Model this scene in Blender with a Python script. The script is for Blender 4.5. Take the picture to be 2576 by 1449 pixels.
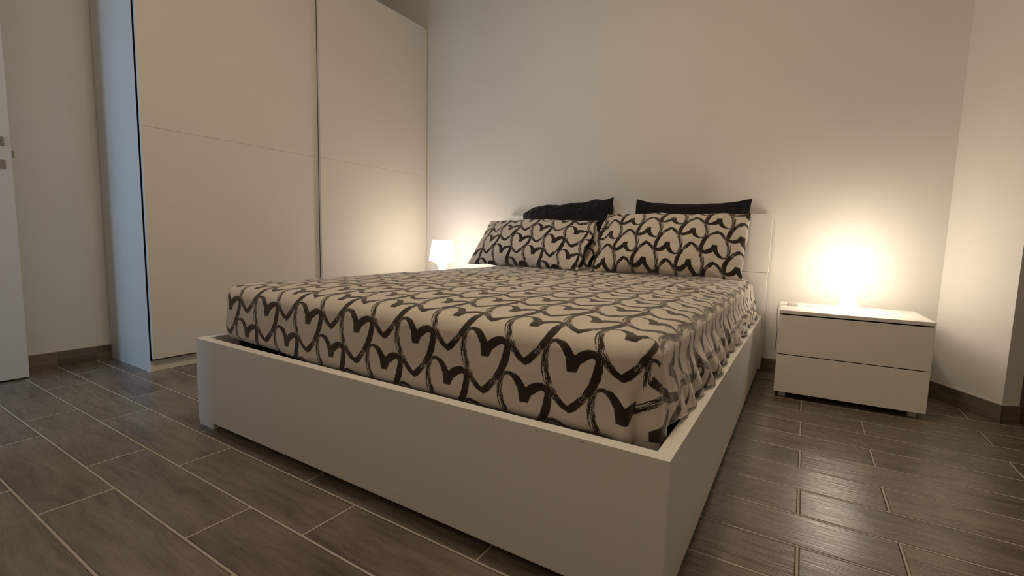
import bpy, bmesh, math, random
from mathutils import Vector, Matrix, noise
random.seed(7)
sc = bpy.context.scene
for o in list(bpy.data.objects): bpy.data.objects.remove(o)
COL = sc.collection
PI = math.pi

# ------------------------------------------------------------------ camera
cam_d = bpy.data.cameras.new('camera'); cam = bpy.data.objects.new('camera', cam_d); COL.objects.link(cam)
cam_d.sensor_width = 36.0; cam_d.lens = 1187.37 / 2576 * 36; cam_d.clip_start = 0.02
RT = Vector((0.85000914, 0.52615754, 0.02535161)); UP = Vector((-0.07578703, 0.07452459, 0.99433516)); FW = Vector((-0.52128762, 0.8471153, -0.1032225))
cam.matrix_world = Matrix(((RT.x, UP.x, -FW.x, 0.1822), (RT.y, UP.y, -FW.y, -0.8714), (RT.z, UP.z, -FW.z, 0.7398), (0, 0, 0, 1)))
sc.camera = cam

# ------------------------------------------------------------------ world, exposure, lights
w = bpy.data.worlds.new('world'); sc.world = w; w.use_nodes = True
w.node_tree.nodes['Background'].inputs[0].default_value = (0.42, 0.62, 1.0, 1)
w.node_tree.nodes['Background'].inputs[1].default_value = 0.6
sc.view_settings.view_transform = 'Standard'; sc.view_settings.look = 'None'
sc.view_settings.gamma = 1.0; sc.view_settings.use_curve_mapping = False
sc.view_settings.exposure = 0.0

def area(name, loc, rot, sx, sy, power, colr, spread=PI):
    d = bpy.data.lights.new(name, 'AREA'); d.shape = 'RECTANGLE'; d.size = sx; d.size_y = sy
    d.energy = power; d.color = colr; d.spread = spread
    o = bpy.data.objects.new(name, d); COL.objects.link(o); o.location = loc; o.rotation_euler = rot; return o
# assumed dusk daylight: area light added in the hallway, no window is built
area('assumed_hallway_daylight', (-2.80, -2.52, 1.30), (PI/2 - .16, 0, .10), 0.5, 1.6, 15.5, (0.40, 0.65, 1.0), 2.3)
LAMP_STRENGTH = 12.0
FILL_STRENGTH = 64.0

# ------------------------------------------------------------------ helpers
def tag(o, label=None, cat=None, group=None, kind=None):
    if label: o['label'] = label
    if cat: o['category'] = cat
    if group: o['group'] = group
    if kind: o['kind'] = kind
    return o
def empty(name, loc=(0, 0, 0), rz=0.0, **k):
    o = bpy.data.objects.new(name, None); COL.objects.link(o); o.location = loc; o.rotation_euler = (0, 0, rz)
    o.empty_display_size = 0.05
    return tag(o, **k)
def obj(name, bm, m, parent=None, smooth=False, local=False):
    """link bm as one mesh object; with a parent (unrotated) the mesh is given in world coordinates unless local"""
    if parent is not None and not local:
        off = parent.location.copy(); p = parent.parent
        while p is not None: off += p.location; p = p.parent
        bmesh.ops.translate(bm, verts=bm.verts, vec=-off)
    me = bpy.data.meshes.new(name); bm.to_mesh(me); bm.free()
    if smooth:
        for f in me.polygons: f.use_smooth = True
    for mm in (m if isinstance(m, (list, tuple)) else [m]): me.materials.append(mm)
    o = bpy.data.objects.new(name, me); COL.objects.link(o)
    if parent is not None: o.parent = parent
    return o
def box(bm, x0, x1, y0, y1, z0, z1, bev=0.0, seg=2):
    r = bmesh.ops.create_cube(bm, size=1.0); vs = r['verts']
    for v in vs:
        v.co = Vector((x0 + (v.co.x + .5) * (x1 - x0), y0 + (v.co.y + .5) * (y1 - y0), z0 + (v.co.z + .5) * (z1 - z0)))
    if bev > 0:
        es = list({e for v in vs for e in v.link_edges})
        bmesh.ops.bevel(bm, geom=es, offset=bev, segments=seg, affect='EDGES', profile=0.5)
    return vs
def bx(*a, **k):
    bm = bmesh.new(); box(bm, *a, **k); return bm
def prism(pts, z0, z1):
    bm = bmesh.new()
    lo = [bm.verts.new((x, y, z0)) for x, y in pts]; hi = [bm.verts.new((x, y, z1)) for x, y in pts]
    bm.faces.new(lo[::-1]); bm.faces.new(hi)
    n = len(pts)
    for i in range(n): bm.faces.new((lo[i], lo[(i+1) % n], hi[(i+1) % n], hi[i]))
    bmesh.ops.recalc_face_normals(bm, faces=bm.faces)
    return bm
def lathe(prof, cx=0, cy=0, cz=0, n=64, bm=None):
    bm = bm or bmesh.new(); rings = []
    for r, z in prof:
        if r < 1e-6: rings.append([bm.verts.new((cx, cy, cz + z))])
        else: rings.append([bm.verts.new((cx + r*math.cos(2*PI*i/n), cy + r*math.sin(2*PI*i/n), cz + z)) for i in range(n)])
    for a, b in zip(rings, rings[1:]):
        for i in range(n):
            j = (i+1) % n
            if len(a) == 1 and len(b) == 1: continue
            if len(a) == 1: bm.faces.new((a[0], b[i], b[j]))
            elif len(b) == 1: bm.faces.new((a[i], b[0], a[j]))
            else: bm.faces.new((a[i], b[i], b[j], a[j]))
    bmesh.ops.recalc_face_normals(bm, faces=bm.faces)
    return bm
def tube(pts, r, n=10, sub=8):
    """smooth tube through points (Catmull-Rom)"""
    P = [Vector(p) for p in pts]; P = [P[0]*2 - P[1]] + P + [P[-1]*2 - P[-2]]
    path = []
    for i in range(1, len(P)-2):
        for s in range(sub):
            t = s/sub; a, b, c, d = P[i-1], P[i], P[i+1], P[i+2]
            path.append(0.5*((2*b) + (c-a)*t + (2*a-5*b+4*c-d)*t*t + (3*b-a-3*c+d)*t**3))
    path.append(P[-2]); bm = bmesh.new(); prev = None; rings = []
    for i, p in enumerate(path):
        t = (path[min(i+1, len(path)-1)] - path[max(i-1, 0)]).normalized()
        ref = prev if prev is not None else (Vector((0, 0, 1)) if abs(t.z) < .9 else Vector((1, 0, 0)))
        nx = (ref - t*ref.dot(t)).normalized(); ny = t.cross(nx); prev = nx
        rings.append([bm.verts.new(p + (nx*math.cos(2*PI*k/n) + ny*math.sin(2*PI*k/n))*r) for k in range(n)])
    for a, b in zip(rings, rings[1:]):
        for k in range(n): bm.faces.new((a[k], a[(k+1) % n], b[(k+1) % n], b[k]))
    bm.faces.new(rings[0][::-1]); bm.faces.new(rings[-1])
    bmesh.ops.recalc_face_normals(bm, faces=bm.faces)
    return bm

# ------------------------------------------------------------------ materials
class NT:
    """small node-building helper"""
    def __init__(s, tree): s.t = tree
    def n(s, typ, **k):
        nd = s.t.nodes.new(typ)
        for a, b in k.items(): setattr(nd, a, b)
        return nd
    def set(s, sock, v):
        if isinstance(v, bpy.types.NodeSocket): s.t.links.new(v, sock)
        elif v is not None: sock.default_value = v
    def m(s, op, a, b=None, c=None, clamp=False):
        nd = s.n('ShaderNodeMath', operation=op, use_clamp=clamp)
        for i, v in enumerate((a, b, c)):
            if v is not None: s.set(nd.inputs[i], v)
        return nd.outputs[0]
    def comb(s, x=0.0, y=0.0, z=0.0):
        nd = s.n('ShaderNodeCombineXYZ')
        for i, v in enumerate((x, y, z)): s.set(nd.inputs[i], v)
        return nd.outputs[0]
    def sep(s, v):
        nd = s.n('ShaderNodeSeparateXYZ'); s.set(nd.inputs[0], v); return nd.outputs
    def noise(s, vec, scale=1.0, detail=2.0, rough=0.5):
        nd = s.n('ShaderNodeTexNoise'); s.set(nd.inputs['Vector'], vec); nd.inputs['Scale'].default_value = scale
        nd.inputs['Detail'].default_value = detail; nd.inputs['Roughness'].default_value = rough; return nd.outputs['Fac']
    def mix(s, f, a, b):
        nd = s.n('ShaderNodeMix', data_type='RGBA'); s.set(nd.inputs[0], f); s.set(nd.inputs[6], a); s.set(nd.inputs[7], b); return nd.outputs[2]
    def ramp(s, f, stops):
        nd = s.n('ShaderNodeValToRGB'); s.set(nd.inputs[0], f); el = nd.color_ramp.elements
        while len(el) < len(stops): el.new(0.5)
        for e, (p, c) in zip(el, stops):
            e.position = p; e.color = (c, c, c, 1) if not isinstance(c, tuple) else (*c, 1)
        return nd.outputs[0]
    def bump(s, h, strength, dist):
        nd = s.n('ShaderNodeBump'); s.set(nd.inputs['Height'], h); nd.inputs['Strength'].default_value = strength
        nd.inputs['Distance'].default_value = dist; return nd.outputs[0]
    def mapr(s, v, a, b, c=0.0, d=1.0, smooth=False):
        nd = s.n('ShaderNodeMapRange', interpolation_type='SMOOTHSTEP' if smooth else 'LINEAR')
        s.set(nd.inputs[0], v); s.set(nd.inputs[1], a); s.set(nd.inputs[2], b); nd.inputs[3].default_value = c; nd.inputs[4].default_value = d
        return nd.outputs[0]
def newmat(name, rough=0.5, color=(.8, .8, .8), spec=0.5):
    m = bpy.data.materials.new(name); m.use_nodes = True
    b = m.node_tree.nodes['Principled BSDF']; b.inputs['Base Color'].default_value = (*color, 1)
    b.inputs['Roughness'].default_value = rough; b.inputs['Specular IOR Level'].default_value = spec
    return m, NT(m.node_tree), b

def plaster(name, color):
    m, t, b = newmat(name, 0.75, color, 0.25)
    co = t.n('ShaderNodeTexCoord').outputs['Object']
    n1 = t.noise(co, 90, 3); n2 = t.noise(co, 3, 2)
    c = t.mix(n2, (color[0]*.97, color[1]*.97, color[2]*.97, 1), (*color, 1)); t.set(b.inputs['Base Color'], c)
    t.set(b.inputs['Normal'], t.bump(n1, .25, .0015)); return m
M_wall = plaster('wall_plaster', (.80, .78, .74))
M_ceil = plaster('ceiling_plaster', (.84, .82, .78))

def laminate(name, color, rough=0.38, chips=None):
    m, t, b = newmat(name, rough, color, 0.35)
    co = t.n('ShaderNodeTexCoord').outputs['Object']
    n1 = t.noise(co, 420, 2)
    t.set(b.inputs['Normal'], t.bump(n1, .12, .0006))
    c = t.mix(t.noise(co, 2.2, 2), (color[0]*.975, color[1]*.975, color[2]*.97, 1), (*color, 1))
    if chips:
        s = t.sep(co); acc = None
        for cx, cz, rx, rz in chips:
            d = t.m('SQRT', t.m('ADD', t.m('POWER', t.m('DIVIDE', t.m('SUBTRACT', s[0], cx), rx), 2), t.m('POWER', t.m('DIVIDE', t.m('SUBTRACT', s[2], cz), rz), 2)))
            k = t.mapr(t.m('ADD', d, t.m('MULTIPLY', t.noise(co, 300, 2), .6)), 1.3, 0.7)
            acc = k if acc is None else t.m('MAXIMUM', acc, k)
        c = t.mix(t.m('MULTIPLY', acc, .6), c, (.25, .19, .14, 1))
    t.set(b.inputs['Base Color'], c); return m
M_lam = laminate('white_laminate', (.82, .79, .75), 0.42)
M_lamf = laminate('footboard_laminate', (.82, .79, .75), 0.42, [(.483, .3285, .006, .003), (.598, .329, .005, .0025), (.704, .3295, .007, .003)])
M_door = laminate('door_lacquer', (.74, .74, .74), 0.45)
M_ward = laminate('wardrobe_laminate', (.78, .745, .69), 0.45)

def plain(name, color, rough=0.5, metal=0.0, spec=.5):
    m, t, b = newmat(name, rough, color, spec); b.inputs['Metallic'].default_value = metal
    co = t.n('ShaderNodeTexCoord').outputs['Object']
    t.set(b.inputs['Base Color'], t.mix(t.noise(co, 25, 2), (color[0]*.93, color[1]*.93, color[2]*.93, 1), (*color, 1)))
    return m
M_gap = plain('black_fabric_and_gap_shade', (.008, .007, .007), .9, spec=.1)  # also colours the strips that stand in for shade in gaps
M_alu = plain('grey_metal', (.35, .34, .33), .35, .8)
M_cord = plain('white_plastic', (.72, .70, .66), .4)
M_caulk = plain('tile_joint_caulk', (.52, .48, .43), .8)
M_hall = plain('hallway_plaster', (.7, .7, .7), .8)

def woodframe():
    m, t, b = newmat('dark_brown_wood', 0.45, (.06, .035, .022))
    co = t.n('ShaderNodeTexCoord').outputs['Object']; s = t.sep(co)
    g = t.noise(t.comb(t.m('MULTIPLY', s[0], 60), t.m('MULTIPLY', s[1], 60), t.m('MULTIPLY', s[2], 3)), 1, 4)
    t.set(b.inputs['Base Color'], t.ramp(g, [(.3, (.035, .018, .011)), (.7, (.085, .048, .03))])); return m
M_wood = woodframe()

def floor_mat(name, base_only=False):
    m, t, b = newmat(name, 0.4)
    co = t.n('ShaderNodeTexCoord').outputs['Object']; s = t.sep(co)
    X, Y = s[0], s[1]
    if base_only: Y = t.m('MULTIPLY', s[2], 1.0); 
    ry = t.m('DIVIDE', t.m('ADD', s[1], .042), .1625)
    row = t.m('FLOOR', ry); fy = t.m('SUBTRACT', ry, row)
    odd = t.m('MODULO', t.m('ADD', row, 100), 2)
    rx = t.m('DIVIDE', t.m('SUBTRACT', X, t.m('ADD', .222, t.m('MULTIPLY', odd, .22))), .63)
    colm = t.m('FLOOR', rx); fx = t.m('SUBTRACT', rx, colm)
    ex = t.m('MULTIPLY', t.m('MINIMUM', fx, t.m('SUBTRACT', 1, fx)), .63)
    ey = t.m('MULTIPLY', t.m('MINIMUM', fy, t.m('SUBTRACT', 1, fy)), .1625)
    wob = t.m('MULTIPLY', t.m('SUBTRACT', t.noise(co, 60, 2), .5), .0012)
    e = t.m('ADD', t.m('MINIMUM', t.m('ADD', ex, .0002), ey), wob)
    wn = t.n('ShaderNodeTexWhiteNoise', noise_dimensions='2D'); t.set(wn.inputs['Vector'], t.comb(row, colm)); rnd = wn.outputs['Value']
    off = t.m('MULTIPLY', rnd, 40)
    # long grain along x, softened by a warp, plus clouds and knots
    warp = t.m('MULTIPLY', t.noise(t.comb(t.m('MULTIPLY', X, 5), t.m('MULTIPLY', Y, 14), off), 1, 2), .10)
    gv = t.comb(t.m('MULTIPLY', X, 2.6), t.m('MULTIPLY', t.m('ADD', Y, warp), 42), off)
    g1 = t.noise(gv, 1, 5, .6)
    gv2 = t.comb(t.m('MULTIPLY', X, 9), t.m('MULTIPLY', t.m('ADD', Y, t.m('MULTIPLY', warp, .4)), 230), off)
    g2 = t.noise(gv2, 1, 3, .6)
    cl = t.noise(t.comb(t.m('MULTIPLY', X, 3.2), t.m('MULTIPLY', Y, 9), t.m('ADD', off, 5)), 1, 3, .55)
    kn = t.n('ShaderNodeTexVoronoi'); t.set(kn.inputs['Vector'], t.comb(t.m('MULTIPLY', X, 3.1), t.m('MULTIPLY', Y, 8.5), off)); kn.inputs['Scale'].default_value = 1
    knot = t.m('MULTIPLY', t.mapr(kn.outputs['Distance'], .20, .06), t.mapr(t.noise(t.comb(t.m('MULTIPLY', X, 1.3), t.m('MULTIPLY', Y, 4), t.m('ADD', off, 9)), 1, 1), .5, .62))
    f = t.m('ADD', t.m('ADD', t.m('MULTIPLY', g1, .42), t.m('MULTIPLY', cl, .42)), t.m('MULTIPLY', g2, .16))
    c = t.ramp(f, [(.33, (.070, .052, .038)), (.47, (.155, .124, .097)), (.62, (.225, .186, .150))])
    c = t.mix(t.m('MULTIPLY', knot, .6), c, (.06, .042, .03, 1))
    hv = t.n('ShaderNodeHueSaturation'); t.set(hv.inputs['Value'], t.mapr(rnd, 0, 1, .86, 1.12)); t.set(hv.inputs['Color'], c); c = hv.outputs[0]
    grout = t.mapr(e, .0034, .0022)
    if not base_only: c = t.mix(grout, c, (.46, .41, .36, 1))
    t.set(b.inputs['Base Color'], c)
    t.set(b.inputs['Roughness'], t.m('ADD', t.mapr(g2, .3, .7, .22, .34), t.m('MULTIPLY', grout, .35)))
    b.inputs['Specular IOR Level'].default_value = .5
    wv = t.noise(t.comb(t.m('MULTIPLY', X, 5), t.m('MULTIPLY', t.m('ADD', Y, t.m('MULTIPLY', warp, .25)), 95), off), 1, 2, .5)
    h = t.m('ADD', t.m('ADD', t.m('MULTIPLY', g1, .25), t.m('MULTIPLY', g2, .16)), t.m('MULTIPLY', wv, t.mapr(rnd, .1, .8, .22, .8)))
    if not base_only: h = t.m('ADD', h, t.mapr(e, .0022, .0062, 0, 1.4, smooth=True))
    t.set(b.inputs['Normal'], t.bump(h, .8, .0030))
    return m
M_floor = floor_mat('wood_look_tile'); M_skirt = floor_mat('wood_look_skirting', True)

# ---- brushed-heart print, drawn from the stroke's outer and inner outline in polar form
OUTER = [(505,1028),(560,990),(640,890),(720,760),(770,640),(787,520),(780,430),(750,380),(690,350),(630,355),(570,385),(525,430),(500,385),(460,335),(410,300),(350,290),(290,300),(250,345),(220,430),(205,520),(212,620),(240,720),(280,810),(340,900),(420,980)]
INNER = [(485,940),(550,870),(610,790),(655,700),(685,600),(705,500),(712,440),(670,440),(615,485),(592,512),(440,468),(405,395),(350,335),(300,350),(285,430),(280,520),(300,620),(340,730),(400,840),(450,910)]
def norm_poly(P): return [((x-495)/290, -(y-650)/339) for x, y in P]
HC = (0.0, -0.22)
STUB = [(436,425),(462,604),(551,600),(603,466)]
def ray_r(P, ang, first):
    dx, dy = math.cos(ang), math.sin(ang); best = []
    n = len(P)
    for i in range(n):
        x1, y1 = P[i][0]-HC[0], P[i][1]-HC[1]; x2, y2 = P[(i+1) % n][0]-HC[0], P[(i+1) % n][1]-HC[1]
        ex, ey = x2-x1, y2-y1; den = dx*ey - dy*ex
        if abs(den) < 1e-9: continue
        t = (x1*ey - y1*ex)/den; u = (x1*dy - y1*dx)/den
        if t > 0 and 0 <= u <= 1: best.append(t)
    return (min(best) if first else max(best)) if best else 0.0
def heart_group():
    g = bpy.data.node_groups.new('brushed_hearts', 'ShaderNodeTree')
    g.interface.new_socket('UV', in_out='INPUT', socket_type='NodeSocketVector')
    g.interface.new_socket('Mask', in_out='OUTPUT', socket_type='NodeSocketFloat')
    t = NT(g); gi = t.n('NodeGroupInput'); go = t.n('NodeGroupOutput')
    uv = t.sep(gi.outputs[0]); Po, Pi_ = norm_poly(OUTER), norm_poly(INNER)
    def curve(a, fn, n=100):
        nd = t.n('ShaderNodeFloatCurve'); cu = nd.mapping.curves[0]
        pts = [(i/n, fn(2*PI*(i/n) - PI)) for i in range(n+1)]
        cu.points[0].location = pts[0]; cu.points[-1].location = pts[-1]
        for p in pts[1:-1]: cu.points.new(*p)
        for p in cu.points: p.handle_type = 'VECTOR'
        nd.mapping.update(); nd.inputs[0].default_value = 1.0; t.set(nd.inputs[1], a); return nd.outputs[0]
    def dry(ang):     # how dry the brush runs along the stroke (0 wet .. 1 dry)
        d = (math.degrees(ang) + 360) % 360
        tab = [(0, .18), (40, .12), (60, .05), (80, 0.0), (100, .05), (112, .22), (122, .34), (150, .36), (180, .38), (215, .34), (245, .22), (262, .12), (280, .08), (300, .30), (330, .34), (350, .2), (360, .18)]
        for (a0, v0), (a1, v1) in zip(tab, tab[1:]):
            if a0 <= d <= a1: return v0 + (v1-v0)*(d-a0)/(a1-a0)
    total = None
    W, H, S = .23, .18, .075
    for L in (0, 1):
        ux = t.m('SUBTRACT', uv[0], .115*L); uy = t.m('SUBTRACT', uv[1], .09*L)
        cx = t.m('FLOOR', t.m('DIVIDE', ux, W)); cy = t.m('FLOOR', t.m('DIVIDE', uy, H))
        lx = t.m('DIVIDE', t.m('SUBTRACT', ux, t.m('MULTIPLY', t.m('ADD', cx, .5), W)), S)
        ly = t.m('DIVIDE', t.m('SUBTRACT', uy, t.m('MULTIPLY', t.m('ADD', cy, .5), H)), S)
        ly = t.m('SUBTRACT', ly, HC[1])
        ang = t.m('ARCTAN2', ly, lx); a = t.m('ADD', t.m('DIVIDE', ang, 2*PI), .5)
        r = t.m('SQRT', t.m('ADD', t.m('MULTIPLY', lx, lx), t.m('MULTIPLY', ly, ly)))
        r = t.m('ADD', r, t.m('MULTIPLY', t.m('SUBTRACT', t.noise(t.comb(ux, uy, 0), 420, 2), .5), .075))
        ro = t.m('MULTIPLY', curve(a, lambda q: ray_r(Po, q, False)/1.6), 1.6)
        ri = t.m('MULTIPLY', curve(a, lambda q: ray_r(Pi_, q, True)/1.6), 1.6)
        rr = t.m('MULTIPLY', t.mapr(r, t.m('SUBTRACT', ro, .0), t.m('SUBTRACT', ro, .03)), t.mapr(r, ri, t.m('ADD', ri, .03)))
        # the blunt brush stub hanging in the notch: a quad given by its edges
        q = norm_poly(STUB); px = lx; py = t.m('ADD', ly, HC[1]); stub = None
        rag = t.m('MULTIPLY', t.m('SUBTRACT', t.noise(t.comb(t.m('MULTIPLY', ux, 1.0), t.m('MULTIPLY', uy, .12), 2), 900, 2), .5), .10)
        for i in range(4):
            (x1, y1), (x2, y2) = q[i], q[(i+1) % 4]
            ln = math.hypot(x2-x1, y2-y1); ax, ay = -(y2-y1)/ln, (x2-x1)/ln     # inward normal
            dd = t.m('ADD', t.m('MULTIPLY', t.m('SUBTRACT', px, x1), ax), t.m('MULTIPLY', t.m('SUBTRACT', py, y1), ay))
            if i == 1: dd = t.m('ADD', dd, rag)
            e = t.mapr(dd, -.01, .02); stub = e if stub is None else t.m('MULTIPLY', stub, e)
        tt = t.m('DIVIDE', t.m('SUBTRACT', r, ri), t.m('MAXIMUM', t.m('SUBTRACT', ro, ri), .05))
        sv = t.comb(t.m('MULTIPLY', t.m('COSINE', ang), 2.2), t.m('MULTIPLY', t.m('SINE', ang), 2.2), t.m('ADD', t.m('MULTIPLY', tt, 13), t.m('MULTIPLY', t.m('ADD', cx, cy), 0.0)))
        nz = t.noise(sv, 1.0, 3, .62)
        dr = curve(a, dry)
        thr = t.m('SUBTRACT', .78, t.m('MULTIPLY', dr, .62))
        thr = t.m('SUBTRACT', thr, t.m('MULTIPLY', t.m('ABSOLUTE', t.m('SUBTRACT', tt, .5)), t.m('MULTIPLY', dr, .22)))
        hole = t.mapr(nz, thr, t.m('ADD', thr, .03))
        k = t.m('MULTIPLY', rr, t.m('SUBTRACT', 1, hole))
        k = t.m('MAXIMUM', k, stub)
        total = k if total is None else t.m('MAXIMUM', total, k)
    t.set(go.inputs[0], total)
    return g
HG = heart_group()
def heart_fabric(name, base=(.70, .63, .56)):
    m, t, b = newmat(name, .85, base, .25)
    uvn = t.n('ShaderNodeUVMap', uv_map='cloth').outputs[0]
    g = t.n('ShaderNodeGroup'); g.node_tree = HG; t.set(g.inputs[0], uvn)
    s = t.sep(uvn)
    wv = t.m('ADD', t.m('SINE', t.m('MULTIPLY', s[0], 9000)), t.m('SINE', t.m('MULTIPLY', s[1], 9000)))
    cl = t.noise(t.comb(s[0], s[1], 0), 14, 3)
    c0 = t.mix(cl, (base[0]*.93, base[1]*.93, base[2]*.93, 1), (*base, 1))
    ink = t.mix(t.noise(t.comb(s[0], s[1], 1), 40, 2), (.020, .013, .011, 1), (.034, .022, .018, 1))
    t.set(b.inputs['Base Color'], t.mix(g.outputs[0], c0, ink))
    b.inputs['Sheen Weight'].default_value = .55; b.inputs['Sheen Roughness'].default_value = .45
    b.inputs['Sheen Tint'].default_value = (1, .93, .86, 1)
    h = t.m('ADD', t.m('MULTIPLY', t.noise(t.comb(s[0], s[1], 3), 900, 2), .5), t.m('MULTIPLY', t.noise(t.comb(s[0], s[1], 5), 60, 3), .6))
    t.set(b.inputs['Normal'], t.bump(h, .35, .0012)); return m
M_hearts = heart_fabric('heart_print_cotton')
def black_fabric():
    m, t, b = newmat('black_cotton', .85, (.012, .011, .013), .2)
    co = t.n('ShaderNodeTexCoord').outputs['Object']
    t.set(b.inputs['Base Color'], t.mix(t.noise(co, 18, 3), (.008, .007, .009, 1), (.018, .017, .021, 1)))
    b.inputs['Sheen Weight'].default_value = .25; b.inputs['Sheen Roughness'].default_value = .4
    t.set(b.inputs['Normal'], t.bump(t.noise(co, 45, 4), .5, .003)); return m
M_black = black_fabric()
def lamp_mat(name, strength, colr=(1.0, .86, .70)):
    m, t, b = newmat(name, .4, (.85, .83, .78))
    b.inputs['Emission Color'].default_value = (*colr, 1); b.inputs['Emission Strength'].default_value = strength
    co = t.n('ShaderNodeTexCoord').outputs['Object']
    t.set(b.inputs['Roughness'], t.mapr(t.noise(co, 30, 2), 0, 1, .35, .45)); return m
M_shade = lamp_mat('lit_lamp_shade', LAMP_STRENGTH)
M_lbase = lamp_mat('lit_lamp_base', LAMP_STRENGTH*.45)

# ------------------------------------------------------------------ room shell
XL, YB, YF, ZC = -3.172, 2.243, -1.0, 3.0
XC = 0.772                                  # back wall / slanted right wall corner
D = Vector((0.185, -0.310, 0)).normalized()  # slanted wall runs towards the viewer along D
Nn = Vector((-D.y, D.x, 0))                  # outward normal (to the right)
E1 = Vector((0.957, 1.933, 0))
def P2(v): return (v.x, v.y)
S = dict(kind='structure')
tag(obj('floor', prism([(XL-.1, YB+.1), (XL-.1, -2.62), (3.3, -2.62), (3.3, YB+.1)], -.08, 0), M_floor), **S)
tag(obj('ceiling', prism([(XL-.1, YB+.1), (XL-.1, -2.62), (3.3, -2.62), (3.3, YB+.1)], ZC, ZC+.08), M_ceil), **S)
tag(obj('wall_back', bx(XL-.1, 1.6, YB, YB+.1, 0, ZC), M_wall), **S)
tag(obj('wall_left', bx(XL-.1, XL, YF-.1, YB, 0, ZC), M_wall), **S)
C0 = Vector((XC, YB, 0))
A = C0; B = E1; B2 = E1 + Nn*.075
tag(obj('wall_right', prism([P2(A), P2(B), P2(B + Nn*.16), P2(A + Nn*.16)][::-1], 0, ZC), M_wall), **S)
# recess with a dark wooden door frame, then the slanted wall goes on towards the viewer
fr0 = E1 + Nn*.075
def slab(p, q, thick, z0, z1): return prism([P2(p), P2(q), P2(q+Nn*thick), P2(p+Nn*thick)][::-1], z0, z1)
dr = empty('door_2', fr0 + Vector((0, 0, 0)), kind='structure')
o1 = fr0 + D*.0; o2 = fr0 + D*.95
obj('door_frame', slab(o1, o1 + D*.09, .05, 0, 2.2), M_wood, dr)
obj('door_frame', slab(o2 - D*.09, o2, .05, 0, 2.2), M_wood, dr)
obj('door_frame', slab(o1 + D*.09, o2 - D*.09, .05, 2.11, 2.2), M_wood, dr)
leaf = obj('door_leaf', slab(o1 + D*.092, o2 - D*.092, .04, .012, 2.108), M_wood, dr)
tag(obj('wall_right_lintel', slab(E1, E1 + D*.95, .16, 2.2, ZC), M_wall), **S)
tag(obj('wall_right_near', slab(E1 + D*.95, E1 + D*3.6, .16, 0, ZC), M_wall), **S)
# front wall with the open doorway to the hallway
dx0, dx1 = -2.98, -2.15
tag(obj('wall_front', bx(dx1, 3.2, YF-.1, YF, 0, ZC), M_wall), **S)
tag(obj('wall_front_corner', bx(XL, dx0, YF-.1, YF, 0, ZC), M_wall), **S)
tag(obj('wall_front_lintel', bx(dx0, dx1, YF-.1, YF, 2.12, ZC), M_wall), **S)
tag(obj('wall_hallway_left', bx(XL-.1, XL, -2.62, YF-.1, 0, ZC), M_hall), **S)
tag(obj('wall_hallway_right', bx(-1.6, -1.5, -2.62, YF-.1, 0, ZC), M_hall), **S)
tag(obj('wall_hallway_end', bx(XL, -1.6, -2.72, -2.62, 0, ZC), M_hall), **S)
tag(obj('trim_1', bx(dx0-.0, dx0+.03, YF-.11, YF+.012, 0, 2.12), M_door), **S)
tag(obj('trim_2', bx(dx1-.03, dx1+.06, YF-.11, YF+.012, 0, 2.12), M_door), **S)
# skirting (tile strips with a fillet of caulk on top)
def skirting(name, p, q, n, h=.0795, th=.010):
    p, q, n = Vector(p), Vector(q), Vector(n)
    def pr(t0, t1, z0, z1): return prism([P2(p+n*t0), P2(q+n*t0), P2(q+n*t1), P2(p+n*t1)], z0, z1)
    o = obj(name, pr(0, th, 0, h), M_skirt); tag(o, **S)
    obj('caulk_line', pr(0, th*.75, h, h+.0025), M_caulk, o)
    return o
skirting('baseboard_back', (XL, YB, 0), (XC-.004, YB, 0), (0, -1, 0))
skirting('baseboard_left', (XL, YF, 0), (XL, YB-.01, 0), (1, 0, 0))
skirting('baseboard_right', C0 + D*.008, E1 + D*.0100, -Nn)
skirting('baseboard_recess', E1 - Nn*.0095, E1 + Nn*.073, D)
skirting('baseboard_front', (dx1+.06, YF, 0), (2.6, YF, 0), (0, 1, 0))

# open door leaf standing along the left wall
dl = empty('door_1', (-3.012, -.185, 0), kind='structure')
ang = math.atan2(-(3.017-3.005), .10)       # slightly away from parallel
def door_pt(x, y, z): return Vector((x, y, z))
bm = bx(-.038, 0, -.80, 0, .008, 2.10, bev=.003)
lf = obj('door_leaf', bm, M_door, dl, local=True)
bm = bx(.0, .0045, -.064, -.022, 1.108, 1.150, bev=.002); hd = obj('handle_rosette', bm, M_alu, lf, local=True)
bm = bx(.0, .0045, -.064, -.022, 1.004, 1.046, bev=.002); obj('keyhole_rosette', bm, M_alu, lf, local=True)
bm = tube([(.004, -.043, 1.129), (.045, -.043, 1.129), (.052, -.06, 1.129), (.052, -.16, 1.129)], .009); obj('handle', bm, M_alu, lf, smooth=True, local=True)
bm = bx(-.026, -.012, -.001, .012, 1.06, 1.095, bev=.002); obj('latch', bm, M_alu, lf, local=True)
dl.location = (-3.0, -.187, 0); dl.rotation_euler = (0, 0, -.03)

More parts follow.
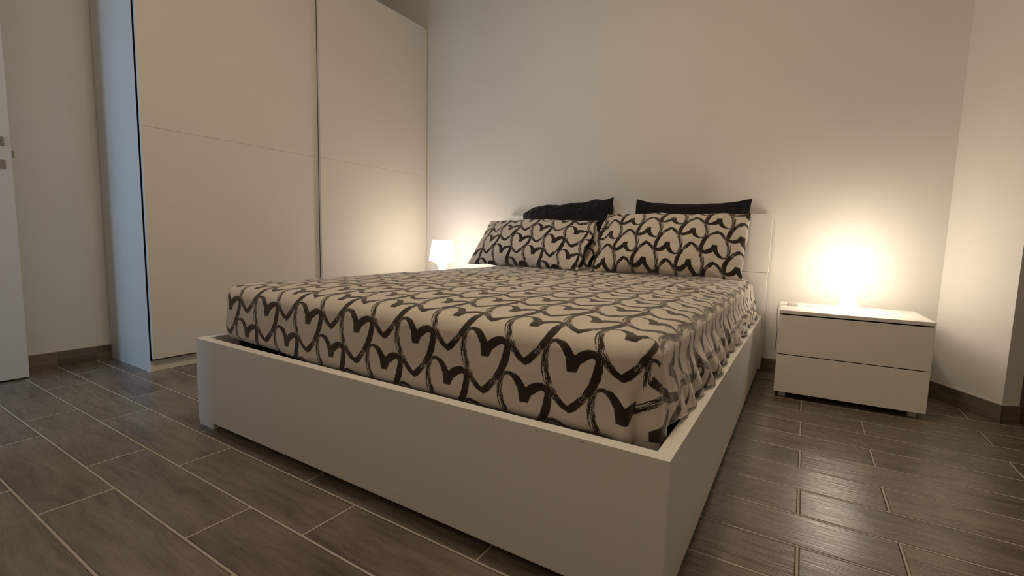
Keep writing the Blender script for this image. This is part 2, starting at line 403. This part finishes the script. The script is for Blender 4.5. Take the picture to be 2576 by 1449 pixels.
# ------------------------------------------------------------------ wardrobe
XW = -2.64; WY0 = .19; WY1 = YB - .004; WZ = 2.45
wd = empty('sliding_door_wardrobe', ((XL+XW)/2, (WY0+WY1)/2, 0),
           label='tall white two-door sliding wardrobe against the left wall', cat='wardrobe')
XO = XW + .012
def rounded_panel(x0, x1, y0, y1, z0, z1, r):
    pts = [(x0, y0)]
    for k in range(7):
        a = -PI/2 + (PI/2)*k/6; pts.append((x1 - r + r*math.cos(a), y0 + r + r*math.sin(a)))
    pts += [(x1, y1), (x0, y1)]
    return prism(pts, z0, z1)
obj('side_panel', rounded_panel(XL+.004, XW-.034, WY0, WY0+.022, 0, WZ, .004), M_ward, wd)
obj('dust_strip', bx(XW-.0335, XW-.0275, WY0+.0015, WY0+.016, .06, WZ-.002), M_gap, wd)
obj('side_panel', bx(XL+.004, XW-.034, WY1-.02, WY1, 0, WZ, bev=.001), M_ward, wd)
obj('top_panel', bx(XL+.004, XW-.034, WY0+.022, WY1-.02, WZ-.03, WZ), M_ward, wd)
obj('bottom_panel', bx(XL+.004, XW-.07, WY0+.022, WY1-.02, .05, .07), M_ward, wd)
obj('back_panel', bx(XL+.004, XL+.010, WY0+.022, WY1-.02, .07, WZ-.03), M_ward, wd)
obj('plinth', bx(XW-.056, XW-.040, WY0+.022, WY1-.02, 0, .056, bev=.001), M_ward, wd)
SE = 1.2518; YS = 1.196
def sliding_door(x1, y0, y1, z0, z1):
    d = obj('sliding_door', bx(x1-.020, x1, y0, y1, z0, SE-.0003, bev=.0015), M_ward, wd)
    obj('upper_panel', bx(x1-.020, x1, y0, y1, SE+.0003, z1, bev=.0015), M_ward, d)
    obj('panel_backing', bx(x1-.026, x1-.0205, y0+.01, y1-.01, z0+.01, z1-.01), M_ward, d)
    return d
sliding_door(XW-.006, WY0+.006, YS+.03, .070, WZ-.012)
d2 = sliding_door(XW+.020, YS, WY1-.002, .070, WZ)
obj('door_gap_shade', bx(XW-.0055, XW-.0002, YS+.0005, YS+.012, .075, WZ-.014), M_gap, d2)  # dark strip standing in for the shade between the two doors

# ------------------------------------------------------------------ bed frame
ZT, ZB = .3366, .0230
bed = empty('bed_frame', (-.88, 1.1, 0), label='white double bed frame with low panels and tall headboard', cat='bed')
fb = obj('footboard', bx(-1.76, 0, 0, .033, ZB, ZT, bev=.0012), M_lamf, bed)
fb_m = fb
obj('side_rail', bx(-.032, 0, .0335, 2.183, ZB, ZT, bev=.0012), M_lam, bed)
obj('side_rail', bx(-1.76, -1.728, .0335, 2.183, ZB, ZT, bev=.0012), M_lam, bed)
for fx0, fx1 in ((-1.757, -1.658), (-.102, -.003)):
    obj('bed_foot', bx(fx0, fx1, .002, .030, 0, ZB-.0005), M_lam, bed)
    obj('bed_foot', bx(fx0, fx1, 2.14, 2.17, 0, ZB-.0005), M_lam, bed)
hb = obj('headboard', bx(-1.772, .010, 2.185, 2.222, ZB, .583, bev=.0012), M_lam, bed)
obj('headboard_top', bx(-1.774, .014, 2.183, 2.222, .5855, .9165, bev=.0012), M_lam, hb)
obj('headboard_batten', bx(-1.70, -.06, 2.2225, YB-.001, .30, .86), M_lam, hb)
obj('bed_base', bx(-1.7275, -.0325, .0340, 2.180, .17, .235), M_gap, bed)

# ------------------------------------------------------------------ mattress and fitted sheet
MX0, MX1, MY0, MY1 = -1.700, -.055, .058, 2.165
mt = obj('mattress', bx(MX0+.035, MX1-.035, MY0+.035, MY1-.01, .236, .49, bev=.05, seg=4), M_gap)
tag(mt, 'black mattress lying in the bed frame beneath the heart sheet', 'mattress')

def fb3(x, y, z=0.0): return noise.noise(Vector((x, y, z)))
def sstep(a, b, x):
    t = min(1, max(0, (x-a)/(b-a))); return t*t*(3-2*t)
def top_z(x, y):
    """height of the mattress top, crowned towards the middle"""
    ex = min(x-MX0, MX1-x); ey = y-MY0
    c = 1 - math.exp(-max(0, ex)/.16); c2 = 1 - math.exp(-max(0, ey)/.16)
    z = .537 + .029*c*c2
    k = sstep(.55, .95, y)
    rid = fb3(x*2.2 + 3*fb3(x*.7, y*.9), y*11 + .8*x, 2.0)
    z += k*.0055*rid + .0016*fb3(x*5, y*6, 7) 
    z += .0028*k*math.sin(y*70 + 5*fb3(x*2, y*2, 9))*max(0, fb3(x*3, y*3, 4) + .2)
    return z
def sheet():
    bm = bmesh.new(); uvl = bm.loops.layers.uv.new('cloth')
    RC, r = .085, .045      # plan corner radius, edge rounding radius
    cx0, cx1, cy0 = MX0+RC, MX1-RC, MY0+RC
    ZBOT = .292
    # perimeter columns: left side (back->front), corner, front, corner, right side (front->back); each a list of (core point, direction, uv base)
    cols = []
    def side_n(n, f): 
        for i in range(n): cols.append(f(i))
    h = .0085
    nL = int((MY1-cy0)/h); nF = int((cx1-cx0)/h); nC = 22
    for i in range(nL): cols.append(('L', Vector((cx0, MY1 - (MY1-cy0)*i/nL)), PI))
    for i in range(nC): cols.append(('CL', Vector((cx0, cy0)), PI + PI/2*i/nC))
    for i in range(nF): cols.append(('F', Vector((cx0 + (cx1-cx0)*i/nF, cy0)), 1.5*PI))
    for i in range(nC): cols.append(('CR', Vector((cx1, cy0)), 1.5*PI + PI/2*i/nC))
    for i in range(nL+1): cols.append(('R', Vector((cx1, cy0 + (MY1-cy0)*i/nL)), 2*PI))
    flat = RC - r; qa = r*PI/2; ARC = flat + qa
    dmax = ARC + .225
    ds = []; d = 0.0
    while d < dmax: ds.append(d); d += .0062
    ds.append(dmax)
    grid = []
    def uvof(kind, core, ang, d, face_mid=None, thr=.47):
        e = d
        if kind == 'F': return (core.x, cy0 - e)
        if kind == 'L': return (cx0 - e, core.y)
        if kind == 'R': return (cx1 + e, core.y)
        a = (ang - PI) if kind == 'CL' else (ang - 1.5*PI)
        if kind == 'CL': a = PI/2 - a
        sg, cx = (-1, cx0) if kind == 'CL' else (1, cx1)
        if d <= flat: return (cx + sg*d*math.sin(a), cy0 - d*math.cos(a))
        k = min(1, (d-flat)/.06); m = face_mid if face_mid is not None else a
        if kind == 'CL' and face_mid is not None: m = PI/2 - face_mid
        if m < PI/2*thr:
            return (cx + sg*(flat*math.sin(a) + k*(RC*a - flat*math.sin(a))), cy0 - flat*math.cos(a) - (d-flat))
        b_ = PI/2 - a
        return (cx + sg*(flat*math.sin(a) + (d-flat)), cy0 - flat*math.cos(a) - k*(RC*b_ - flat*math.cos(a)))
    def split(d): return .92 - .52*sstep(ARC-.02, ARC+.075, d)
    for (kind, core, ang) in cols:
        n = Vector((math.cos(ang), math.sin(ang))); t = Vector((-n.y, n.x)); row = []
        for d in ds:
            if d <= flat: out, drop, hang = d, 0.0, 0.0
            elif d <= ARC: ph = (d-flat)/r; out, drop, hang = flat + r*math.sin(ph), r*(1-math.cos(ph)), 0.0
            else: out, drop, hang = RC, r + (d-ARC), d-ARC
            p = core + n*out
            rightness = {'R': 1.0, 'CR': (ang-1.5*PI)/(PI/2), 'L': .8, 'CL': .8*(1-(ang-PI)/(PI/2))}.get(kind, 0.0)
            z = top_z(p.x, p.y) if d <= ARC else top_z(core.x + n.x*RC, core.y + n.y*RC)
            z -= drop
            H = min(1, hang/.17)
            # belly of the hanging cloth and the tuck at the foot end
            out += .006*math.sin(PI*min(1, hang/.2))
            if kind in ('F', 'CL', 'CR'):
                fr = 1 - rightness
                tuck = max(0, hang-.160)*(1-(ang-1.5*PI)/(PI/2)*(kind=='CR'))
                out -= fr*tuck*.9; z += fr*tuck*.35
                sx = core.x if kind == 'F' else core.x + n.x*RC
                tl = (1 - sstep(-1.62, -1.05, sx))*max(0, hang-.130)
                out -= tl*.45; z += tl*.30
                out += (.0065*fb3(sx*7, hang*6, 1) + .0025*fb3(sx*22, hang*9, 5))*sstep(-.02, .08, hang)*(1)
            if rightness > 0:
                y = core.y + n.y*RC
                kR = rightness*sstep(0.0, 1.0, H)
                ph = y*23 + 1.5*fb3(y*2.3, 0, 11)*2 - hang*15
                f1 = math.sin(ph); f2 = math.sin(ph*.47 + 1.3)
                amp = .020*kR*(.75 + .5*fb3(y*3, 5, 2))*sstep(.02, .5, y)
                out += amp*(abs(f1)*1.5-.4 + .5*f2) + .024*kR*sstep(.0, .3, y)
                # fine gathers starting at the top edge
                out += .0010*rightness*sstep(-.03, .05, hang)*math.sin(y*150 + 4*fb3(y*5, hang*4, 3) - hang*30)
                # hem drawn in again just above the rail
                hm = sstep(.165, .215, hang)
                out -= hm*.012*rightness*(1 + .8*f1)
                z += hm*.010*rightness*(1 + f1)
                if d > flat: z += .0009*rightness*math.sin(y*95 + 3*fb3(y*4, 1, 8))*min(1, (d-flat)/.04)
                zmin = ZT + .003 + .004*(1+f2)
                if kind == 'R' and z < zmin: z = zmin - (zmin-z)*.06
            if kind == 'CR':
                al = (ang-1.5*PI)/(PI/2); Hc = sstep(.02, .12, hang)
                c_ = split(d); out += Hc*(.012*math.exp(-((al-c_+.2)/.10)**2) - .015*math.exp(-((al-c_)/.06)**2) + .012*math.exp(-((al-c_-.28)/.15)**2))
            q = core + n*out
            row.append((bm.verts.new((q.x, q.y, z)), d))
        grid.append(row)
    for i in range(len(grid)-1):
        kind, core, ang = cols[i]; k2, core2, ang2 = cols[i+1]
        for j in range(len(ds)-1):
            f = bm.faces.new((grid[i][j][0], grid[i][j+1][0], grid[i+1][j+1][0], grid[i+1][j][0]))
            mid = None
            if kind in ('CL', 'CR'): mid = (ang - (PI if kind == 'CL' else 1.5*PI)) + .5*PI/2/22
            def U(ii, jj):
                kk, c, a = (kind, core, ang) if ii == i else (k2, core2, ang2)
                if kind in ('CL', 'CR'):
                    a = ang if ii == i else ang + PI/2/22
                    return uvof(kind, core, a, ds[jj], mid, split(ds[j]))
                if kind in ('F', 'L', 'R') and kk != kind: return uvof(kind, Vector((core2.x, core2.y)), ang, ds[jj])
                u, v = uvof(kk, c, a, ds[jj])
                if kk in ('R', 'L'):
                    hang = max(0, ds[jj]-ARC); y = c.y
                    v += .030*sstep(0, .2, hang)*math.sin(y*46 + 1) + hang*.35*sstep(.1, .5, y)
                return (u, v)
            for lp, (ii, jj) in zip(f.loops, ((i, j), (i, j+1), (i+1, j+1), (i+1, j))):
                lp[uvl].uv = U(ii, jj)
    # top field inside the core rectangle
    inner = {}
    ny = nL; nx = nF
    L0 = 0; F0 = nL + nC; R0 = nL + nC + nF + nC
    for iy in range(ny+1):
        for ix in range(nx+1):
            x = cx0 + (cx1-cx0)*ix/nx; y = cy0 + (MY1-cy0)*iy/ny
            if ix == 0 and iy > 0: v = grid[nL-iy][0][0]
            elif ix == nx: v = grid[R0+iy][0][0]
            elif iy == 0: v = grid[F0+ix][0][0]
            else: v = bm.verts.new((x, y, top_z(x, y)))
            inner[ix, iy] = v
    for iy in range(ny):
        for ix in range(nx):
            vs = (inner[ix, iy], inner[ix+1, iy], inner[ix+1, iy+1], inner[ix, iy+1])
            f = bm.faces.new(vs)
            for lp, (a, b) in zip(f.loops, ((ix, iy), (ix+1, iy), (ix+1, iy+1), (ix, iy+1))):
                lp[uvl].uv = (cx0 + (cx1-cx0)*a/nx, cy0 + (MY1-cy0)*b/ny)
    bmesh.ops.remove_doubles(bm, verts=bm.verts, dist=1e-5)
    UO = Vector((UV_X, UV_Y))
    for f in bm.faces:
        for lp in f.loops:
            u, v = lp[uvl].uv
            k = sstep(.75, 1.1, v)
            lp[uvl].uv = (u + UO.x + .02*k*fb3(u*3, v*3, 1), v + UO.y + .03*k*fb3(u*4, v*5, 6))
    bmesh.ops.recalc_face_normals(bm, faces=bm.faces)
    # closed rolled hem gives the cloth real thickness through a solidify modifier
    return bm
# lattice phase: a heart of the front row has its tip at x=-.231, .090 below the mattress edge
UV_X = .231 + .115 + .002; UV_Y = 0.0
arc_gain = .045*(PI/2 - 2)      # unfolded length minus box length at the rounded edge
v_tip = MY0 - (.540 - .363) - arc_gain*1.0
UV_Y = -(v_tip) + .09 - .083 
sh = obj('fitted_sheet', sheet(), M_hearts, smooth=True)
so = sh.modifiers.new('thickness', 'SOLIDIFY'); so.thickness = .0015; so.offset = -1
tag(sh, 'beige fitted sheet printed with dark brushed hearts, gathered at the hem', 'bed sheet')

# ------------------------------------------------------------------ pillows
def pillow_bm(W, H, T, seed, hearts=None, ear=.35, sag=0.0, wr=.006, n=70, wclosed=0.0, uoff=(0, 0), flip=1, pull=.018, droop=0.0):
    """pillow in local coords: x across, z up its height (0..H), y thickness (front = -y)"""
    bm = bmesh.new(); uvl = bm.loops.layers.uv.new('cloth')
    def pt(a, b, sgn):     # a,b in -1..1
        ex = 1-abs(a)**2.6; ez = 1-abs(b)**2.6
        th = T*.5*(max(0, ex)**.62)*(max(0, ez)**.62)
        # cloth pulls in at the middle of each side, leaving pointed corners
        x = a*W/2*(1 - pull*(1-b*b)*abs(a)**2)
        z = b*H/2*(1 - .075*(1-a*a)*abs(b)**2)
        dsag = sag*(1-a*a)*max(0, b)
        z -= dsag*H
        nz = fb3(a*2.1+seed, b*1.7, seed)*wr*1.6 + wr*.8*abs(fb3(a*5+seed, b*4+a*2, seed+3)) + wr*.5*fb3(a*11, b*9, seed+8)
        edge = max(abs(a), abs(b))
        crease = wr*.9*math.sin(a*38 + 3*fb3(b*2, seed, 1))*sstep(.55, .98, abs(b))*(1-abs(b))*3
        y = sgn*(th + (nz + crease)*min(1, (1-edge)*7))
        z -= droop*(max(0, -a-.62)/.38)**1.6*max(0, b)
        z += wr*1.2*fb3(a*4+seed, 3, seed+5)*abs(b)**3
        x += wr*1.0*fb3(b*4+seed, 9, seed+6)*abs(a)**3
        return Vector((x, y, z + H/2))
    for sgn in (-1, 1):
        g = []
        for i in range(n+1):
            col = []
            for j in range(n+1):
                a = math.sin((i/n*2-1)*PI/2*.9)/math.sin(PI/2*.9); b = math.sin((j/n*2-1)*PI/2*.9)/math.sin(PI/2*.9)
                col.append((bm.verts.new(pt(a, b, sgn)), a, b))
            g.append(col)
        for i in range(n):
            for j in range(n):
                q = (g[i][j], g[i+1][j], g[i+1][j+1], g[i][j+1])
                f = bm.faces.new([v[0] for v in q])
                for lp, v in zip(f.loops, q): lp[uvl].uv = (v[1]*W/2*flip + uoff[0], (v[2]*H/2)*flip + uoff[1])
    bmesh.ops.remove_doubles(bm, verts=bm.verts, dist=2e-4)
    bmesh.ops.recalc_face_normals(bm, faces=bm.faces)
    return bm
def place_pillow(name, bm, m, loc, lean, yaw, roll, label, group, cat='pillow'):
    o = obj(name, bm, m, smooth=True)
    o.location = loc
    o.rotation_euler = (Matrix.Rotation(yaw, 3, 'Z') @ Matrix.Rotation(-lean, 3, 'X') @ Matrix.Rotation(roll, 3, 'Y')).to_euler()
    return tag(o, label, cat, group)
R = math.radians
GP = 'pillows propped against the headboard'
# pillows standing against the headboard
place_pillow('black_pillow', pillow_bm(.68, .46, .13, 3.1, wr=.012, sag=.0, droop=.06), M_black, (-1.225, 2.075, .560), R(12), R(1), R(-4),
             'black pillow standing behind the left heart-print pillow', GP)
place_pillow('black_pillow', pillow_bm(.67, .455, .11, 8.4, wr=.007, sag=.03), M_black, (-.440, 2.075, .560), R(11), R(-1), R(1),
             'black pillow standing behind the right heart-print pillow', GP)
pl1 = place_pillow('heart_print_pillow', pillow_bm(.80, .40, .17, 5.2, wr=.009, uoff=(.02, .07)), M_hearts, (-1.33, 1.66, .568), R(42), R(0), R(0),
             'beige pillow with upright dark hearts, on the side by the wardrobe', GP)
pl2 = place_pillow('heart_print_pillow', pillow_bm(.79, .415, .19, 12.7, wr=.009, uoff=(.033, -.044), flip=-1), M_hearts, (-.462, 1.66, .568), R(36), R(0), R(0),
             'beige pillow with upside-down dark hearts, on the side by the visible nightstand', GP)

def case_end(parent, W, H, T, sgn, seed, uoff, flip=1, ext=.05):
    """the open end of the pillowcase: a soft crumpled sleeve past the filling"""
    bm = bmesh.new(); uvl = bm.loops.layers.uv.new('cloth'); n = 72; m = 12; g = []
    for j in range(m+1):
        t = j/m; x0 = W*.44 + (W*.06 + ext)*t; row = []
        for i in range(n+1):
            a = 2*PI*i/n; c, s_ = math.cos(a), math.sin(a)
            hz = H*.5*(.90 - .04*t); hy = T*.5*(.40 + .18*t)
            z = hz*math.copysign(abs(s_)**.75, s_); y = -hy*math.copysign(abs(c)**.8, c)
            w1 = fb3(c*1.6+seed, s_*1.6, t*1.5+seed)
            w2 = fb3(c*4+seed, s_*4, t*3)
            y += (.022*w1 + .008*w2)*t; z += (.012*w2)*t
            x = x0 + .018*t*w1 - .035*t*t*abs(s_)**3
            row.append((bm.verts.new((sgn*x, y, z + H/2)), x, z))
        g.append(row)
    for j in range(m):
        for i in range(n):
            q = (g[j][i], g[j+1][i], g[j+1][i+1], g[j][i+1])
            f = bm.faces.new([v[0] for v in q])
            for lp_, v in zip(f.loops, q): lp_[uvl].uv = (sgn*v[1]*flip + uoff[0], v[2]*flip + uoff[1])
    bmesh.ops.remove_doubles(bm, verts=bm.verts, dist=1e-5)
    bmesh.ops.recalc_face_normals(bm, faces=bm.faces)
    o = obj('open_case_end', bm, M_hearts, parent, smooth=True, local=True)
    md = o.modifiers.new('thickness', 'SOLIDIFY'); md.thickness = .0012; md.offset = 0
    return o
case_end(pl1, .80, .40, .17, 1, 4.4, (.02, .07), ext=.03)
case_end(pl2, .79, .415, .19, -1, 7.7, (.033, -.044), flip=-1, ext=-.012)

# ------------------------------------------------------------------ nightstands
def nightstand():
    r = empty('nightstand', (.1027, 1.7406, 0), .0327, label='white two-drawer nightstand at the right of the bed', cat='nightstand',
              group='white nightstands beside the bed')
    Wn, Dn = .578, .4134
    obj('top_panel', bx(-.001, Wn+.001, -.002, Dn, .4155, .432, bev=.0012), M_lam, r, local=True)
    obj('side_panel', bx(.001, .017, .019, Dn-.002, .03, .415), M_lam, r, local=True)
    obj('side_panel', bx(Wn-.017, Wn-.001, .019, Dn-.002, .03, .415), M_lam, r, local=True)
    obj('back_panel', bx(.0175, Wn-.0175, Dn-.010, Dn-.004, .032, .414), M_lam, r, local=True)
    obj('bottom_panel', bx(.0175, Wn-.0175, .02, Dn-.011, .03, .046), M_lam, r, local=True)
    for z0, z1 in ((.030, .2145), (.2185, .4093)):
        d = obj('drawer', bx(0, Wn, 0, .0165, z0, z1, bev=.0010), M_lam, r, local=True)
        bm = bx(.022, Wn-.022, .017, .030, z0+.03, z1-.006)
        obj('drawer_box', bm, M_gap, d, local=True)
    obj('groove_shade_strip', bx(.012, Wn-.016, .004, .016, .4095, .4153), M_gap, r, local=True)  # black strips here and below imitate the shade in the drawer gaps
    obj('groove_shade_strip', bx(.004, Wn-.020, .003, .0165, .2147, .2183), M_gap, r, local=True)
    for x in (.022, Wn-.052):
        for y in (.045, Dn-.05):
            obj('foot', bx(x, x+.03, y, y+.03, 0, .0295), M_gap if False else M_lam, r, local=True)
    return r
def copy_tree(o, parent=None):
    c = o.copy(); COL.objects.link(c); c.parent = parent
    for ch in list(o.children):
        copy_tree(ch, c)
    return c
ns = nightstand()
ns2 = copy_tree(ns); ns2.location = (-2.44, 1.745, 0); ns2.rotation_euler = (0, 0, 0); ns2.scale = (1, 1, .955)
ns2['label'] = 'white nightstand hidden behind the bed, between bed and wardrobe'

# ------------------------------------------------------------------ lamps
def lamp(x, y, z):
    r = empty('table_lamp', (x, y, z), label='lit white table lamp on the nightstand at the right of the bed', cat='table lamp', group='lit bedside table lamps')
    prof = [(0, 0), (.060, 0), (.0615, .003), (.057, .010), (.044, .024), (.033, .044), (.028, .066), (.027, .086), (.031, .106), (.042, .124), (.060, .137), (.078, .1445), (.0835, .148), (.081, .1495), (.06, .142), (0, .135)]
    obj('lamp_base', lathe(prof), M_lbase, r, smooth=True, local=True)
    sp = [(.0975, .150), (.0985, .1485), (.0992, .151), (.0775, .303), (.075, .3052), (.030, .3052), (.030, .3035), (.0745, .3033), (.0768, .301), (.0975, .150)]
    obj('lamp_shade', lathe(sp), M_shade, r, smooth=True, local=True)
    return r
lp = lamp(.383, 1.955, .4322)
lp2 = copy_tree(lp); lp2.location = (-2.15, 1.90, .4128)
lp2['label'] = 'lit white table lamp glowing between the bed and the wardrobe'
# cord with its inline switch belongs to the right lamp
cord = tube([(.325, 1.975, .4355), (.27, 1.99, .4350), (.20, 1.975, .4350), (.172, 1.958, .437)], .0027); obj('power_cord', cord, M_cord, lp, smooth=True)
cord = tube([(.130, 1.948, .438), (.112, 1.940, .4385), (.093, 1.930, .432), (.084, 1.922, .412), (.086, 1.925, .36), (.090, 1.96, .28), (.085, 2.05, .20), (.08, 2.17, .15)], .0027)
c2 = obj('power_cord', cord, M_cord, lp, smooth=True)
bm = bx(-.024, .024, -.011, .011, 0, .017, bev=.004, seg=3)
bmesh.ops.rotate(bm, verts=bm.verts, cent=(0, 0, 0), matrix=Matrix.Rotation(R(13), 3, 'Z')); bmesh.ops.translate(bm, verts=bm.verts, vec=(.151, 1.953, .4325))
sw = obj('inline_switch', bm, M_cord, lp)
bm = bx(-.008, .008, -.006, .006, 0, .003, bev=.001)
bmesh.ops.rotate(bm, verts=bm.verts, cent=(0, 0, 0), matrix=Matrix.Rotation(R(13), 3, 'Z')); bmesh.ops.translate(bm, verts=bm.verts, vec=(.151, 1.953, .4493))
obj('rocker', bm, M_cord, sw)

# ------------------------------------------------------------------ fill lamp added on the ceiling above the frame for warm ambient light
if FILL_STRENGTH > 0:
    cl = empty('added_fill_lamp', (-.5, .25, ZC), label='round fill lamp added on the ceiling, out of view', cat='fill lamp')
    obj('fill_lamp_rim', lathe([(.20, 0), (.205, -.02), (.20, -.045), (.19, -.045), (.19, 0)], -.5, .25, ZC), M_cord, cl, smooth=True)
    obj('fill_lamp_diffuser', lathe([(.188, -.02), (.18, -.055), (.12, -.075), (0, -.082)], -.5, .25, ZC), lamp_mat('fill_lamp_glow', FILL_STRENGTH, (1, .80, .555)), cl, smooth=True)
